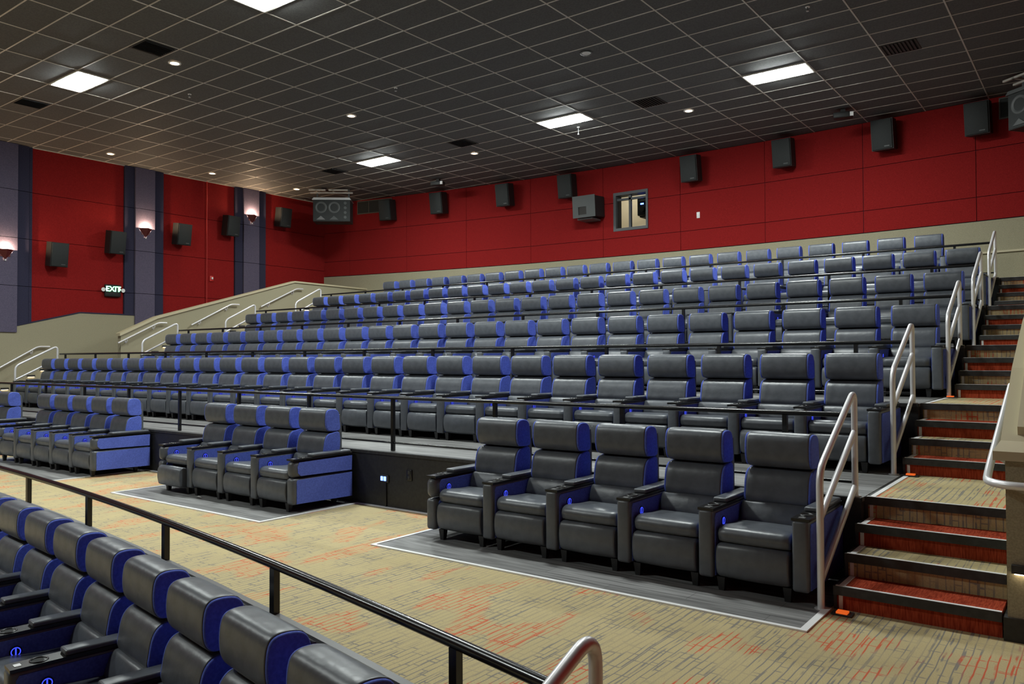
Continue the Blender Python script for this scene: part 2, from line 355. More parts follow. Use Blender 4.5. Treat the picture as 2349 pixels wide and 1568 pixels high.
m = MB(); m.prism([(-12, FL), (18.3, FL), (18.3, 2.92), (9.9, 2.95), (6.0, 1.96), (4.0, 1.40), (-12, 1.40)], LW - .03, LW + .06); m.build('wainscot', beige, lw)
m = MB(); m.prism([(4.0, 1.40), (6.0, 1.96), (9.9, 2.95), (18.3, 2.92), (18.3, 2.95), (9.9, 2.98), (6.0, 1.99), (4.0, 1.43)], LW - .03, LW + .075); m.build('wainscot_cap', navy, lw)
# right and screen end of the room
rw = thing('wall_right', 'red right-hand wall of the auditorium', None, kind='structure')
m = MB(); m.box(RW, RW + .2, -12, 20, FL, CEIL + .1); m.build('backing', redfab, rw)
fwall = thing('wall_front', 'dark screen end wall of the auditorium', None, kind='structure')
m = MB(); m.box(LW, RW, -12.2, -12, FL, CEIL + .1); m.build('backing', navy, fwall)
m = MB(); m.box(-19.5, -1.5, -11.9, -11.85, .6, 6.6); m.build('screen', whitepl, fwall)

# left parapet beside the stairs
pl = thing('wall_left_parapet', 'beige parapet wall stepping up beside the left stairs', None, kind='structure')
prof = [(10.14, .9), (18.52, .9), (18.52, 4.04), (15.53, 4.07), (11.1, 2.79), (10.14, 2.33)]
m = MB(); m.prism(prof, -20.25, -20.1); m.build('body', beige, pl)
m = MB(); m.prism([(10.10, 2.31), (11.1, 2.79), (15.53, 4.07), (18.52, 4.04), (18.52, 4.09), (15.53, 4.12), (11.08, 2.85), (10.10, 2.385)], -20.28, -20.06); m.build('cap', beigecap, pl)
# right parapet
pr = thing('wall_right_parapet', 'beige parapet wall at the right edge beside the stairs', None, kind='structure')
rp = [(5.62, .12), (19.0, .12), (19.0, 4.04), (15.4, 4.04), (7.9, 1.94), (6.9, 1.56), (6.05, 1.10), (5.62, 1.08)]
m = MB(); m.prism(rp, -.50, -.30); m.build('body', beige, pr)
m = MB(); m.prism([(5.58, 1.08), (6.05, 1.10), (6.9, 1.56), (7.9, 1.94), (15.4, 4.04), (15.4, 4.09), (7.88, 2.0), (6.88, 1.62), (6.03, 1.16), (5.58, 1.135)], -.56, -.26); m.build('cap', beigecap, pr)
m = MB(); m.prism([(6.10, 1.18), (6.9, 1.62), (7.9, 2.0), (15.4, 4.09), (15.4, 4.16), (7.88, 2.07), (6.88, 1.69), (6.08, 1.25)], -.47, -.43); m.build('cap_bead', beigecap, pr)
m = MB(); m.box(-.52, -.28, 5.60, 6.6, 0, .14); m.build('base', blackwall, pr)

# ------------------------------------------------------------------ ceiling
ceil = thing('ceiling', 'black suspended ceiling of lay-in tiles in a grey grid', None, kind='structure')
GX, GY, TX, TY = -14.1, 8.11, 1.22, .61
LIGHTS = [(i, j) for j in (-15, -2, 11) for i in (-2, 3, 7) if (i, j) != (7, -15)]
VENTS = [(0, -2, .5), (-4, -2, .5), (-4, 11, .75), (0, 11, .75), (5, 11, 0), (9, 11, 0)]
i0, i1 = -7, 13; j0, j1 = -33, 19
blocked = set(LIGHTS)
def pix(x, y, z):
    q = Vector((x, y, z - 1.71)); d = q.dot(fw)
    if d < .3: return None
    return 1174.5 + 1814.8 * q.dot(rt2) / d, 784 - 1814.8 * q.dot(up2) / d, d
tiles = []
for i in range(i0, i1):
    for j in range(j0, j1):
        if (i, j) in blocked: continue
        xa, ya = GX + TX * i, GY + TY * j
        if xa + TX < LW or xa > RW or ya > back_y(min(max(xa, LW), RW)) + .05: continue
        p = pix(xa + TX / 2, ya + TY / 2, CEIL)
        vis = p and -60 < p[0] < 2409 and -60 < p[1] < 1568
        tiles.append((p[2] if vis else 1e3 + abs(ya), xa, ya))
tiles.sort()
tm = MB(); tm.box(.012, TX - .012, .012, TY - .012, CEIL + .004, CEIL + .02); tmesh = tm.mesh('ceiling_tile', tile_m)
rest = MB()
for q, (d, xa, ya) in enumerate(tiles):
    if q < 290 and d < 999: obj('ceiling_tile', tmesh, ceil, (xa, ya, 0))
    else: rest.box(xa + .012, min(xa + TX - .012, RW), ya + .012, ya + TY - .012, CEIL + .004, CEIL + .02)
o = rest.build('ceiling_tile_field', tile_m, ceil); o['kind'] = 'stuff'
for i in range(i0, i1 + 1):
    x = GX + TX * i
    if LW < x < RW: MB().box(x - .012, x + .012, -12, back_y(x), CEIL - .003, CEIL + .006).build('grid_bar', tbar, ceil)
for j in range(j0, j1 + 1):
    y = GY + TY * j
    if y < 19.6: MB().box(LW, RW, y - .012, y + .012, CEIL - .002, CEIL + .007).build('grid_bar', tbar, ceil)
MB().box(LW - .2, RW + .2, -12.2, 20, CEIL + .05, CEIL + .15).build('deck', tile_m, ceil)
MB().box(LW, LW + .03, -12, 18.3, CEIL - .02, CEIL + .006).build('wall_angle', tbar, ceil)

names = {(-2, -2): 'bright white ceiling light panel at the upper left', (3, -2): 'bright white ceiling light panel cut by the top edge of the photo', (-2, 11): 'smallest bright ceiling light panel, above the left seats', (3, 11): 'bright ceiling light panel in the middle above the seat rows', (7, 11): 'widest bright ceiling light panel, at the upper right'}
lm_ = MB(); 
lens = MB()
nx, ny = 8, 5; vs = []; fs = []
for b in range(ny + 1):
    for a in range(nx + 1):
        u, v = a / nx, b / ny; vs.append((.03 + (TX - .06) * u, .03 + (TY - .06) * v, -.055 * (1 - (2 * u - 1) ** 4) * (1 - (2 * v - 1) ** 4)))
for b in range(ny):
    for a in range(nx):
        k = b * (nx + 1) + a; fs.append((k, k + nx + 1, k + nx + 2, k + 1))
lens.add(vs, fs, 0, True); lens_me = lens.mesh('lens', panel_e)
fr = MB(); fr.box(0, TX, 0, .03, -.012, .02); fr.box(0, TX, TY - .03, TY, -.012, .02); fr.box(0, .03, .03, TY - .03, -.012, .02); fr.box(TX - .03, TX, .03, TY - .03, -.012, .02); fr_me = fr.mesh('frame', tbar)
bk = MB(); bk.box(.03, TX - .03, .03, TY - .03, .025, .045); bk_me = bk.mesh('housing', whitepl)
for (i, j) in LIGHTS:
    lab = names.get((i, j), 'ceiling light panel %s, out of the picture behind the camera' % {(-2): 'on the left', 3: 'in the middle', 7: 'on the right'}[i] + (' near the screen' if j < -10 else ''))
    t = thing('ceiling_light', lab, 'light', (GX + TX * i, GY + TY * j, CEIL - .005), group='ceiling light panels')
    obj('lens', lens_me, t); obj('frame', fr_me, t); obj('housing', bk_me, t)
vlabs = ['dark square ceiling vent beside the upper left downlight', 'dark square ceiling vent at the far upper left', 'dark ceiling vent above the hanging corner speaker', 'dark ceiling vent between two light panels over the seats', 'dark ceiling vent in the middle right of the ceiling', 'dark ceiling vent at the upper right']
for (i, j, off), lab in zip(VENTS, vlabs):
    t = thing('ceiling_vent', lab, 'vent', (GX + TX * i + off * TX * .98, GY + TY * j, CEIL - .008), group='ceiling vents')
    f = MB(); f.box(.015, .60, .015, .05, 0, .01); f.box(.015, .60, .56, .595, 0, .01); f.box(.015, .05, .05, .56, 0, .01); f.box(.565, .60, .05, .56, 0, .01); f.build('frame', darkgrille, t)
    for k in range(8):
        s = MB(); x = .075 + .06 * k; s.add([(x, .05, .002), (x + .045, .05, -.02 + .022), (x + .045, .56, .002), (x, .56, .002), (x, .05, .006), (x + .045, .05, -.014), (x + .045, .56, -.014), (x, .56, .006)], [(0, 1, 2, 3), (4, 7, 6, 5), (0, 4, 5, 1), (1, 5, 6, 2), (2, 6, 7, 3), (3, 7, 4, 0)]); s.build('slat', darkgrille, t)
    b_ = MB(); b_.box(.02, .595, .02, .59, .0105, .0115); b_.build('backing', mat('vent_dark_%d' % len(MATS), (.003, .003, .003), .9), t)
dl = [((-13.54, 7.79), 'glowing warm downlight beside the upper left ceiling vent', 1), ((-20.87, 10.23), 'glowing warm downlight over the left wall, nearest', 1), ((-20.76, 13.12), 'glowing warm downlight over the left wall, second', 1), ((-20.58, 15.99), 'glowing warm downlight by the hanging corner speaker', 1),
      ((-13.39, 11.89), 'glowing warm downlight in the middle of the ceiling', 1), ((-13.29, 16.07), 'glowing warm downlight far back, right of the small light panel', 1), ((-7.26, 16.17), 'glowing warm downlight between the two right-hand light panels', 1), ((-7.32, 11.98), 'unlit downlight in the ceiling above the middle light panel', 0)]
ring = MB(); ro, ri, sg = .11, .078, 24
vs = []
for k in range(sg):
    a = 2 * math.pi * k / sg
    for r_, z_ in ((ro, 0), (ro, -.012), (ri, -.012), (ri, .004)): vs.append((r_ * math.cos(a), r_ * math.sin(a), z_))
ring.add(vs, [((k * 4 + q), (k * 4 + q + 1), ((k + 1) % sg) * 4 + q + 1, ((k + 1) % sg) * 4 + q) for k in range(sg) for q in range(3)], 0, True)
ring_me = ring.mesh('trim_ring', whitepl)
bulb = MB(); bulb.cyl((0, 0, -.010), .078, .008, seg=20); bulb_me = bulb.mesh('lamp', warm_e); bulbo_me = bulb.mesh('lamp', whitepl)
ring2_me = ring_me.copy(); ring2_me.materials[0] = greybox
for (x, y), lab, on in dl:
    t = thing('downlight', lab, 'downlight', (x, y, CEIL - .004), group='round ceiling downlights')
    obj('trim_ring', ring_me if on else ring2_me, t); obj('lamp', bulb_me if on else bulbo_me, t)
    if on:
        ld = bpy.data.lights.new('downlight_spot', 'SPOT'); ld.energy = 60; ld.color = (1, .68, .4); ld.spot_size = 1.7; ld.spot_blend = .8; ld.shadow_soft_size = .06
        lo = obj('spot', ld, t, (0, 0, -.03))
def sprinkler(x, y, lab, dz=.06):
    t = thing('sprinkler', lab, 'sprinkler', (x, y, CEIL - .004), group='ceiling sprinklers')
    MB().cyl((0, 0, -.01), .035, .01, seg=12).build('escutcheon', whitepl, t); MB().cyl((0, 0, -dz), .01, dz - .01, seg=8).build('stem', greybox, t); MB().cyl((0, 0, -dz - .012), .022, .012, seg=10).build('deflector', silver, t)
sprinkler(-9.85, 15.75, 'small sprinkler head hanging below the middle light panel', .16); sprinkler(-3.62, 12.48, 'small sprinkler head high at the upper right'); sprinkler(-11.3, 11.2, 'small sprinkler head in the middle of the ceiling'); sprinkler(-14.9, 8.9, 'small sprinkler head right of the upper left light panel')

# ------------------------------------------------------------------ stairs
def stairs(k, x0, x1, lab, left_strip=True, lit=None):
    """flight k climbs from landing k-1 to landing k"""
    t = thing('stair_flight', lab, 'stairs')
    r = (L[k] - L[k - 1]) / 4; nb = nose(k) - .9
    for s in range(4):
        y = nb + .3 * s; z0 = L[k - 1] + r * s; z1 = z0 + r
        dep = .34 if s < 3 else ((nose(k + 1) - .9 - nose(k)) + .008 if k < 5 else 2.0)
        cm = red_carpet if s % 2 == 0 else carpet_m
        MB().box(x0, x1, y + .012, y + .05, z0, z1 - .012).build('riser', cm, t)
        MB().box(x0, x1, y + .012, y + dep, z1 - .03, z1).build('tread', cm, t)
        MB().box(x0 - .02, x1, y - .012, y + .012, z1 - .058, z1 + .002).build('nosing', rubber, t)
        MB().box(x0 - .005, x1, y - .008, y + .016, z1 + .001, z1 + .005).build('white_line', whitestrip, t)
        MB().box(x0 - .02, x0 - .0, y + .0, y + .012, z0, z1 - .06).build('riser_edge', rubber, t)
        if left_strip:
            MB().box(x0 + .012, x0 + .037, y + .006, y + .014, z0 + .004, z1 - .062).build('edge_strip', whitestrip, t)
            MB().box(x0 + .012, x0 + .05, y + .02, y + dep - .045, z1 + .0005, z1 + .004).build('edge_strip', whitestrip, t)
            MB().box(x0 + .0, x0 + .012, y + .02, y + dep - .045, z1 + .0005, z1 + .003).build('edge_strip', rubber, t)
        # stringer block closing the side
        MB().box(x0 - .02, x0, y + .012, y + dep - .03, L[k - 1] - .02, z1 - .004).build('stringer', blackwall, t)
    return t
sl = ['', 'lowest stair flight at the right with red and tan carpet', 'second stair flight up at the right with red and tan carpet', 'third stair flight up at the right, dark nosings', 'fourth stair flight up at the right, far and narrow', 'topmost stair flight at the right below the back wall']
for k in range(1, 6): stairs(k, SX[k], -.53, sl[k])
stairs(2, -21.75, -20.66, 'stair flight at the far left against the side wall', False)
ll = ['', '', '', 'lowest stair flight beside the left parapet', 'middle stair flight beside the left parapet', 'upper stair flight beside the left parapet']
for k in range(3, 6): stairs(k, -20.07, -19.26, ll[k], False)
for i, (x, y, z, lab) in enumerate(((-1.43, 5.53, 0.0, 'orange floor marker at the foot of the stairs'), (-1.43, 7.86, L[1], 'orange floor marker on the first landing'), (-1.43, 10.18, L[2], 'orange floor marker on the second landing'))):
    t = thing('floor_marker', lab, 'marker', (x, y, z), group='orange floor markers')
    MB().box(-.06, .07, -.045, .045, 0.004, .012).build('base', rubber, t); MB().box(-.03, .04, -.03, .03, .012, .024).build('lens', orange_e, t)
# small step lamps on the walls beside the stairs
def step_lamp(x, y, z, axis, lab, on=True):
    t = thing('step_lamp', lab, 'step lamp', (x, y, z), group='low step lamps along the stairs')
    if axis == 'x':
        MB().box(0, .03, -.09, .09, 0, .05).build('hood', rubber, t); MB().box(.004, .026, -.075, .075, -.006, 0).build('lamp', step_e, t)
    elif axis == '-x':
        MB().box(-.03, 0, -.09, .09, 0, .05).build('hood', rubber, t); MB().box(-.026, -.004, -.075, .075, -.006, 0).build('lamp', step_e, t)
    else:
        MB().box(-.09, .09, -.03, 0, 0, .05).build('hood', rubber, t); MB().box(-.075, .075, -.026, -.004, -.006, 0).build('lamp', step_e, t)
for k in range(2, 6):
    for s in range(4):
        y = nose(k) - .75 + .3 * s; z = L[k - 1] + (L[k] - L[k - 1]) / 4 * (s + 1) + .20
        step_lamp(-20.1 if k > 2 else LW + .06, y, z, 'x', '%s step lamp up the wall of the %s' % (WORDS[s], ['', '', 'far left stair flight', 'lowest left parapet flight', 'middle left parapet flight', 'upper left parapet flight'][k]))
step_lamp(-.385, 5.62, .41, '-y', 'step lamp on the end of the right parapet')
for i, x in enumerate((-1.75, -1.1)):
    step_lamp(x, back_y(x) - .016, L[5] + .22, '-y', 'low lamp at the foot of the back wall, %s above the stairs' % ('left one' if i == 0 else 'right one'))

# ------------------------------------------------------------------ black guard rails in front of each tier
def guard_rail(k, x0, x1, lab):
    t = thing('guard_rail', lab, 'railing', (0, 6.555 + D * (k - 1), L[k]), group='black guard rails of the tiers')
    x1 = [0, -1.60, -1.60, -1.48, -1.49, -1.53][k]
    MB().tube([(x0, 0, .62), (x1, 0, .62)], .021, 10).build('top_rail', black_metal, t)
    MB().tube([(x0, 0, .10), (x1, 0, .10)], .012, 8).build('toe_rail', black_metal, t)
    x = -2.12; pm = MB(); pm.box(-.019, .019, -.019, .019, .004, .605); pme = pm.mesh('post', black_metal)
    while x > x0 + .1:
        obj('post', pme, t, (x, 0, 0)); x -= 1.515
guard_rail(1, -20.58, -1.60, 'black guard rail along the first tier, in front of the longest seat row')
guard_rail(2, -20.58, -1.60, 'black guard rail along the second tier of seats')
guard_rail(3, -19.24, -1.60, 'black guard rail along the third tier of seats')
guard_rail(4, -19.24, -1.60, 'black guard rail along the fourth tier of seats')
guard_rail(5, -19.24, -1.60, 'black guard rail along the top tier under the back wall')
# curved foreground rail
t = thing('guard_rail', 'black curved guard rail in the foreground behind the nearest seats', 'railing', (0, 0, 0))
MB().tube([(x, rail_y(x), .62) for x in [-21.5 + .5 * i for i in range(40)] + [-1.50]], .024, 12).build('top_rail', black_metal, t)
x = -2.01; pm = MB(); pm.box(-.019, .019, -.019, .019, .366, .605); pme = pm.mesh('post', black_metal)
while x > -14: obj('post', pme, t, (x, rail_y(x), 0)); x -= 1.53

# silver stair handrails
def aisle_rail(k, x, lab, grp):
    t = thing('stair_handrail', lab, 'handrail', (x, 5.56 + D * (k - 1), L[k - 1]), group=grp)
    dz = L[k] - L[k - 1]; zt = .82 + dz; r = .024
    MB().tube(bend([(0, 0, .005), (0, 0, .94), (0, .94, zt), (0, .94, dz + .005)], .11), r, 12).build('frame', white_metal, t)
    MB().tube([(0, .01, .62), (0, .94, .62 + (zt - .94))], r * .95, 10).build('middle_bar', white_metal, t)
    MB().tube([(0, .01, .20), (0, .94, .20 + (zt - .94))], r * .95, 10).build('lower_bar', white_metal, t)
    MB().cyl((0, 0, .0), .045, .008, seg=14).build('foot_plate', white_metal, t); MB().cyl((0, .94, dz), .045, .008, seg=14).build('foot_plate', white_metal, t)
rl = ['', 'large silver handrail at the foot of the right stairs', 'silver handrail at the second flight of the right stairs', 'silver handrail at the third flight of the right stairs', 'silver handrail at the fourth flight of the right stairs', 'topmost silver handrail of the right stairs below the back wall']
for k in range(1, 6): aisle_rail(k, [0, -1.57, -1.57, -1.445, -1.46, -1.50][k], rl[k], 'silver handrails of the right stairs')
ll2 = ['', '', 'silver stair handrail at the far left ending at the second guard rail', 'lowest silver stair handrail beside the left parapet', 'middle silver stair handrail beside the left parapet', 'upper silver stair handrail beside the left parapet']
for k in range(2, 6): aisle_rail(k, -20.6 if k == 2 else -19.2, ll2[k], 'silver handrails of the left stairs')
def wall_rail(x, wx, p, lab):
    t = thing('wall_handrail', lab, 'handrail', (0, 0, 0), group='silver wall handrails')
    (ya, za), (yb, zb), yc = p
    MB().tube(bend([(x, ya, za), (x, yb, zb), (x, yc, zb)], .08), .022, 10).build('pipe', white_metal, t)
    for f in (.22, .9):
        y = ya + (yb - ya) * f; z = za + (zb - za) * f
        MB().tube(bend([(wx, y, z - .09), (x, y, z - .09), (x, y, z)], .05), .009, 8).build('bracket', white_metal, t)
        MB().cyl((wx, y, z - .09), .03, .01 * (1 if x > wx else -1), axis='x', seg=12).build('rosette', white_metal, t)
wall_rail(LW + .14, LW + .06, ((7.55, 1.27), (8.84, 2.05), 9.12), 'silver wall handrail on the beige side wall at the far left')
wall_rail(-20.02, -20.1, ((10.03, 2.13), (11.1, 2.68), 11.33), 'lowest silver wall handrail on the left parapet')
wall_rail(-20.02, -20.1, ((12.04, 2.65), (13.27, 3.28), 13.53), 'middle silver wall handrail on the left parapet')
wall_rail(-20.02, -20.1, ((14.27, 3.26), (15.57, 3.88), 15.80), 'upper silver wall handrail on the left parapet')
t = thing('wall_handrail', 'silver handrail bending round the end of the right parapet', 'handrail', (0, 0, 0), group='silver wall handrails')
MB().tube(bend([(-.62, 7.52, 1.47), (-.62, 5.9, .96), (-.58, 5.45, .95), (.35, 5.45, .95)], .22, 8), .024, 12).build('pipe', white_metal, t)
MB().tube([(-.50, 6.2, .96), (-.62, 6.2, 1.05)], .010, 8).build('bracket', white_metal, t)
# foreground handrail leading down to the front section
t = thing('stair_handrail', 'thick silver handrail end in the foreground at the bottom edge', 'handrail', (0, 0, 0))
MB().tube(bend([(-1.345, 2.235, -.54), (-1.345, 2.235, .825), (-1.345, 1.1, .40), (-1.345, 1.1, -.54)], .12, 8), .024, 14).build('frame', white_metal, t)

# ------------------------------------------------------------------ recliner chairs
P_ = .68
def profile_part(prof, slices, mi_of=None, n=3):
    """closed (y,z) profile swept over x slices (x, scale, grow)"""
    pts = spline([(p[0], p[1], 0) for p in prof], n, True); m = len(pts)
    cy = sum(p[0] for p in pts) / m; cz = sum(p[1] for p in pts) / m
    mb = MB(); vs = []
    for (x, s) in slices:
        for p in pts: vs.append((x, cy + (p[0] - cy) * s, cz + (p[1] - cz) * s))
    for i in range(len(slices) - 1):
        mb_f = [(i * m + k, i * m + (k + 1) % m, (i + 1) * m + (k + 1) % m, (i + 1) * m + k) for k in range(m)]
        mb.add([], [], 0)
        mb.f += mb_f; mb.mi += [mi_of(i) if mi_of else 0] * m; mb.sm += [True] * m
    mb.v = vs
    a = tuple(range(m)); b = tuple(range((len(slices) - 1) * m, len(slices) * m))
    mb.f += [a[::-1], b]; mb.mi += [mi_of(0) if mi_of else 0, mi_of(len(slices) - 2) if mi_of else 0]; mb.sm += [False, False]
    return mb
HEAD = [(.648, .845), (.602, .856), (.574, .895), (.564, .96), (.568, 1.035), (.583, 1.085), (.620, 1.110), (.690, 1.113), (.750, 1.095), (.780, 1.045), (.786, .96), (.786, .848)]
BACK = [(.665, .834), (.612, .822), (.575, .785), (.555, .73), (.543, .66), (.538, .605), (.57, .565), (.70, .558), (.785, .60), (.785, .832)]
LUMB = [(.56, .585), (.515, .565), (.485, .50), (.47, .43), (.52, .40), (.72, .40), (.74, .57)]
SEAT = [(.018, .385), (.012, .42), (.04, .458), (.12, .470), (.30, .452), (.50, .44), (.54, .40), (.50, .352), (.10, .352), (.035, .358)]
FOOT = [(.012, .34), (-.006, .30), (-.012, .22), (.0, .14), (.025, .105), (.09, .11), (.10, .33), (.05, .352)]
SHELL = [(.76, .12), (.80, .12), (.815, .6), (.81, .98), (.79, 1.04), (.77, .98), (.765, .6)]
hw = .238
head_b = profile_part(HEAD, [(-hw, .972), (-hw + .012, .990), (-.17, .996), (0, 1.0), (.17, .996), (hw - .012, .990), (hw, .972)])
def side_slices(sgn): return [(sgn * (hw - .004), .955), (sgn * (hw + .008), .955), (sgn * (hw + .015), .935), (sgn * (hw + .018), .89)]
CM = {}
CM['headrest'] = head_b.mesh('headrest', leather)
CM['head_sideR'] = profile_part(HEAD, side_slices(1)).mesh('side_panel', blue); CM['head_sideL'] = profile_part(HEAD, side_slices(-1)).mesh('side_panel', blue)
CM['back'] = profile_part(BACK, [(-hw, .972), (-hw + .012, .990), (-.17, .996), (0, 1.0), (.17, .996), (hw - .012, .990), (hw, .972)]).mesh('back_cushion', leather)
CM['back_sideR'] = profile_part(BACK, side_slices(1)).mesh('side_panel', blue); CM['back_sideL'] = profile_part(BACK, side_slices(-1)).mesh('side_panel', blue)
CM['lumbar'] = profile_part(LUMB, [(-.262, .93), (-.24, .99), (0, 1.0), (.24, .99), (.262, .93)]).mesh('lumbar_cushion', leather)
CM['seat'] = profile_part(SEAT, [(-.263, .86), (-.25, .96), (-.20, .99), (0, 1.02), (.20, .99), (.25, .96), (.263, .86)]).mesh('seat_cushion', leather)
FS = [(-.262, .86), (-.246, .97), (0, 1.0), (.246, .97), (.262, .86)]
CM['foot'] = profile_part(FOOT, FS).mesh('footrest', leather)
CM['foot_out'] = profile_part([(y - .085, z - .012) for y, z in FOOT[:-3]] + [(.04, .09), (.05, .30), (-.03, .345)], FS).mesh('footrest', leather)
CM['shell'] = profile_part(SHELL, [(-.25, 1), (.25, 1)], n=2).mesh('back_shell', leather)
lg = MB(); vs = [(-.03, -.03, .10), (.03, -.03, .10), (.03, .03, .10), (-.03, .03, .10), (-.02, -.02, .0), (.02, -.02, .0), (.02, .02, .0), (-.02, .02, .0)]
lg.add(vs, [(0, 1, 2, 3), (7, 6, 5, 4), (0, 4, 5, 1), (1, 5, 6, 2), (2, 6, 7, 3), (3, 7, 4, 0)]); CM['leg'] = lg.mesh('leg', legm)
fr = MB(); fr.box(-.255, .255, .12, .74, .10, .34); CM['frame'] = fr.mesh('frame', legm)
# armrest centred on x=0
aw = .0575
def arm_body():
    m = MB(); m.rbox((0, .42, .335), (.115, .855, .49), .022, 3); return m
def arm_body_split():
    m = MB(); m.rbox((0, .42, .235), (.115, .855, .29), .03, 3); m.rbox((0, .418, .482), (.119, .865, .185), .056, 4); return m
CM['arm'] = arm_body().mesh('armrest', leather); CM['arm_split'] = arm_body_split().mesh('armrest', leather)
def arm_sides(sgn, split):
    m = MB(); x0, x1 = sgn * (aw - .003), sgn * (aw + .006)
    a, b = min(x0, x1), max(x0, x1)
    if not split: m.prism([(.035, .105), (.845, .085), (.845, .565), (.045, .555), (.03, .53)], a, b)
    else:
        m.prism([(.045, .10), (.845, .085), (.845, .365), (.06, .362), (.045, .34)], a, b); m.prism([(.06, .44), (.10, .405), (.84, .392), (.845, .56), (.08, .555), (.055, .51)], a, b)
    return m
for sgn, nme in ((1, 'R'), (-1, 'L')):
    CM['aside' + nme] = arm_sides(sgn, False).mesh('side_panel', blue); CM['asides' + nme] = arm_sides(sgn, True).mesh('side_panel', blue)
def tray_mb():
    m = MB(); sg = 20
    m.prism([(.0, .575), (.85, .585), (.85, .602), (.0, .594)], -.061, .061)
    # raised cup rim and dark well
    vs = []
    for k in range(sg):
        a = 2 * math.pi * k / sg
        for r_, z_ in ((.050, .595), (.048, .602), (.041, .602), (.039, .596)): vs.append((r_ * math.cos(a), .155 + r_ * math.sin(a), z_))
    m.add(vs, [(k * 4 + q, k * 4 + q + 1, ((k + 1) % sg) * 4 + q + 1, ((k + 1) % sg) * 4 + q) for k in range(sg) for q in range(3)], 0, True)
    m.cyl((0, .155, .5945), .039, .0012, seg=sg, mi=1); m.box(-.022, .022, .03, .065, .5945, .5965, 2)
    return m
CM['tray'] = tray_mb().mesh('cup_tray', [plastic, mat('cup_well', (.002, .002, .002), .8), silver])
pd = MB(); pd.rbox((0, .555, .613), (.112, .56, .034), .012, 3); CM['pad'] = pd.mesh('arm_pad', leather)
def ring_mb(lit):
    m = MB(); x = aw + .006; sg = 20
    m.cyl((x, .18, .478), .036, .004, axis='x', seg=sg, mi=0)
    vs = []
    for k in range(sg):
        a = 2 * math.pi * k / sg
        for r_ in (.0225, .0285): vs += [(x + .0055, .18 + r_ * math.cos(a), .478 + r_ * math.sin(a))]
    m.add(vs, [(k * 2, k * 2 + 1, ((k + 1) % sg) * 2 + 1, ((k + 1) % sg) * 2) for k in range(sg)], 1)
    m.box(x + .004, x + .0058, .176, .184, .458, .498, 1); return m
CM['ring'] = ring_mb(True).mesh('control_ring', [ledoff, led])
# joined versions for the far rows, where these parts are only a few pixels
def joined(name, keys):
    mats = []; m = MB()
    for key in keys:
        me = CM[key]; off = []
        for mm in me.materials:
            if mm not in mats: mats.append(mm)
            off.append(mats.index(mm))
        o = len(m.v); m.v += [tuple(v.co) for v in me.vertices]
        for p in me.polygons: m.f.append(tuple(i + o for i in p.vertices)); m.mi.append(off[p.material_index]); m.sm.append(p.use_smooth)
    me = bpy.data.meshes.new(name); me.from_pydata(m.v, [], m.f)
    for mm in mats: me.materials.append(mm)
    me.polygons.foreach_set('material_index', m.mi); me.polygons.foreach_set('use_smooth', m.sm); me.update(); return me
CM['f_arm'] = joined('armrest', ['arm', 'asideR', 'asideL', 'tray', 'pad', 'ring'])
CM['f_arm_end'] = joined('armrest', ['arm', 'asideR', 'asideL', 'tray', 'pad'])
CM['f_head'] = joined('headrest', ['headrest', 'head_sideL', 'head_sideR'])
CM['f_back'] = joined('back_cushion', ['back', 'back_sideL', 'back_sideR'])
def arm(root, x, full, split, end=False):
    if not full: obj('armrest', CM['f_arm_end' if end else 'f_arm'], root, (x, 0, 0)); return
    a = obj('armrest', CM['arm_split' if split else 'arm'], root, (x, 0, 0)); s = 's' if split else ''
    obj('side_panel', CM['aside' + s + 'R'], a); obj('side_panel', CM['aside' + s + 'L'], a)
    obj('cup_tray', CM['tray'], a); obj('arm_pad', CM['pad'], a)
    if not end: obj('control_ring', CM['ring'], a)
def recliner(x, y, z, label, group, full=True, right_arm=False, lsplit=False, rsplit=False, rz=0, out=False, pitch=P_):
    t = thing('recliner', label, 'recliner', (x, y, z), rz, group)
    arm(t, -pitch / 2, full, lsplit)
    if right_arm: arm(t, pitch / 2, full, rsplit, True)
    obj('seat_cushion', CM['seat'], t); obj('footrest', CM['foot_out' if out else 'foot'], t); obj('lumbar_cushion', CM['lumbar'], t)
    if full:
        h = obj('headrest', CM['headrest'], t); obj('side_panel', CM['head_sideR'], h); obj('side_panel', CM['head_sideL'], h)
        b = obj('back_cushion', CM['back'], t); obj('side_panel', CM['back_sideR'], b); obj('side_panel', CM['back_sideL'], b)
    else:
        obj('headrest', CM['f_head'], t); obj('back_cushion', CM['f_back'], t)
    obj('back_shell', CM['shell'], t); obj('frame', CM['frame'], t)
    for (a, b) in ((-.24, .06), (.24, .06), (-.24, .70), (.24, .70)): obj('leg', CM['leg'], t, (a, b, 0))
    return t
HO = .232       # head-left edge to seat centre
# front row blocks on the floor pads
def block(x_first, pitch, n, what, lsp, rsp, outn=-1):
    for i in range(n):
        j = n - i
        pos = 'rightmost' if i == n - 1 else ('leftmost' if i == 0 else WORDS[i] + ' from the left')
        recliner(x_first + pitch * i, 5.53, .006, 'black recliner with blue sides, %s in the %s' % (pos, what), 'front row recliners on the floor pads', True, i == n - 1, lsp and i == 0, rsp and i == n - 1, out=(i == outn), pitch=pitch)
block(-5.01 + HO, .685, 5, 'front block beside the stairs', True, False)
block(-9.80 + HO, .668, 4, 'middle front block of four', True, True, 0)
block(-14.98 + HO, .656, 5, 'left front block of five', True, True)
block(-18.03 + HO, .665, 3, 'far left front block', True, True)
rows = {1: (-20.33, .6685, 28), 2: (-18.96, .6738, 26), 3: (-18.97, .6736, 26), 4: (-18.99, .6728, 26), 5: (-18.40, .6973, 23)}
tn = ['', 'first', 'second', 'third', 'fourth', 'top']
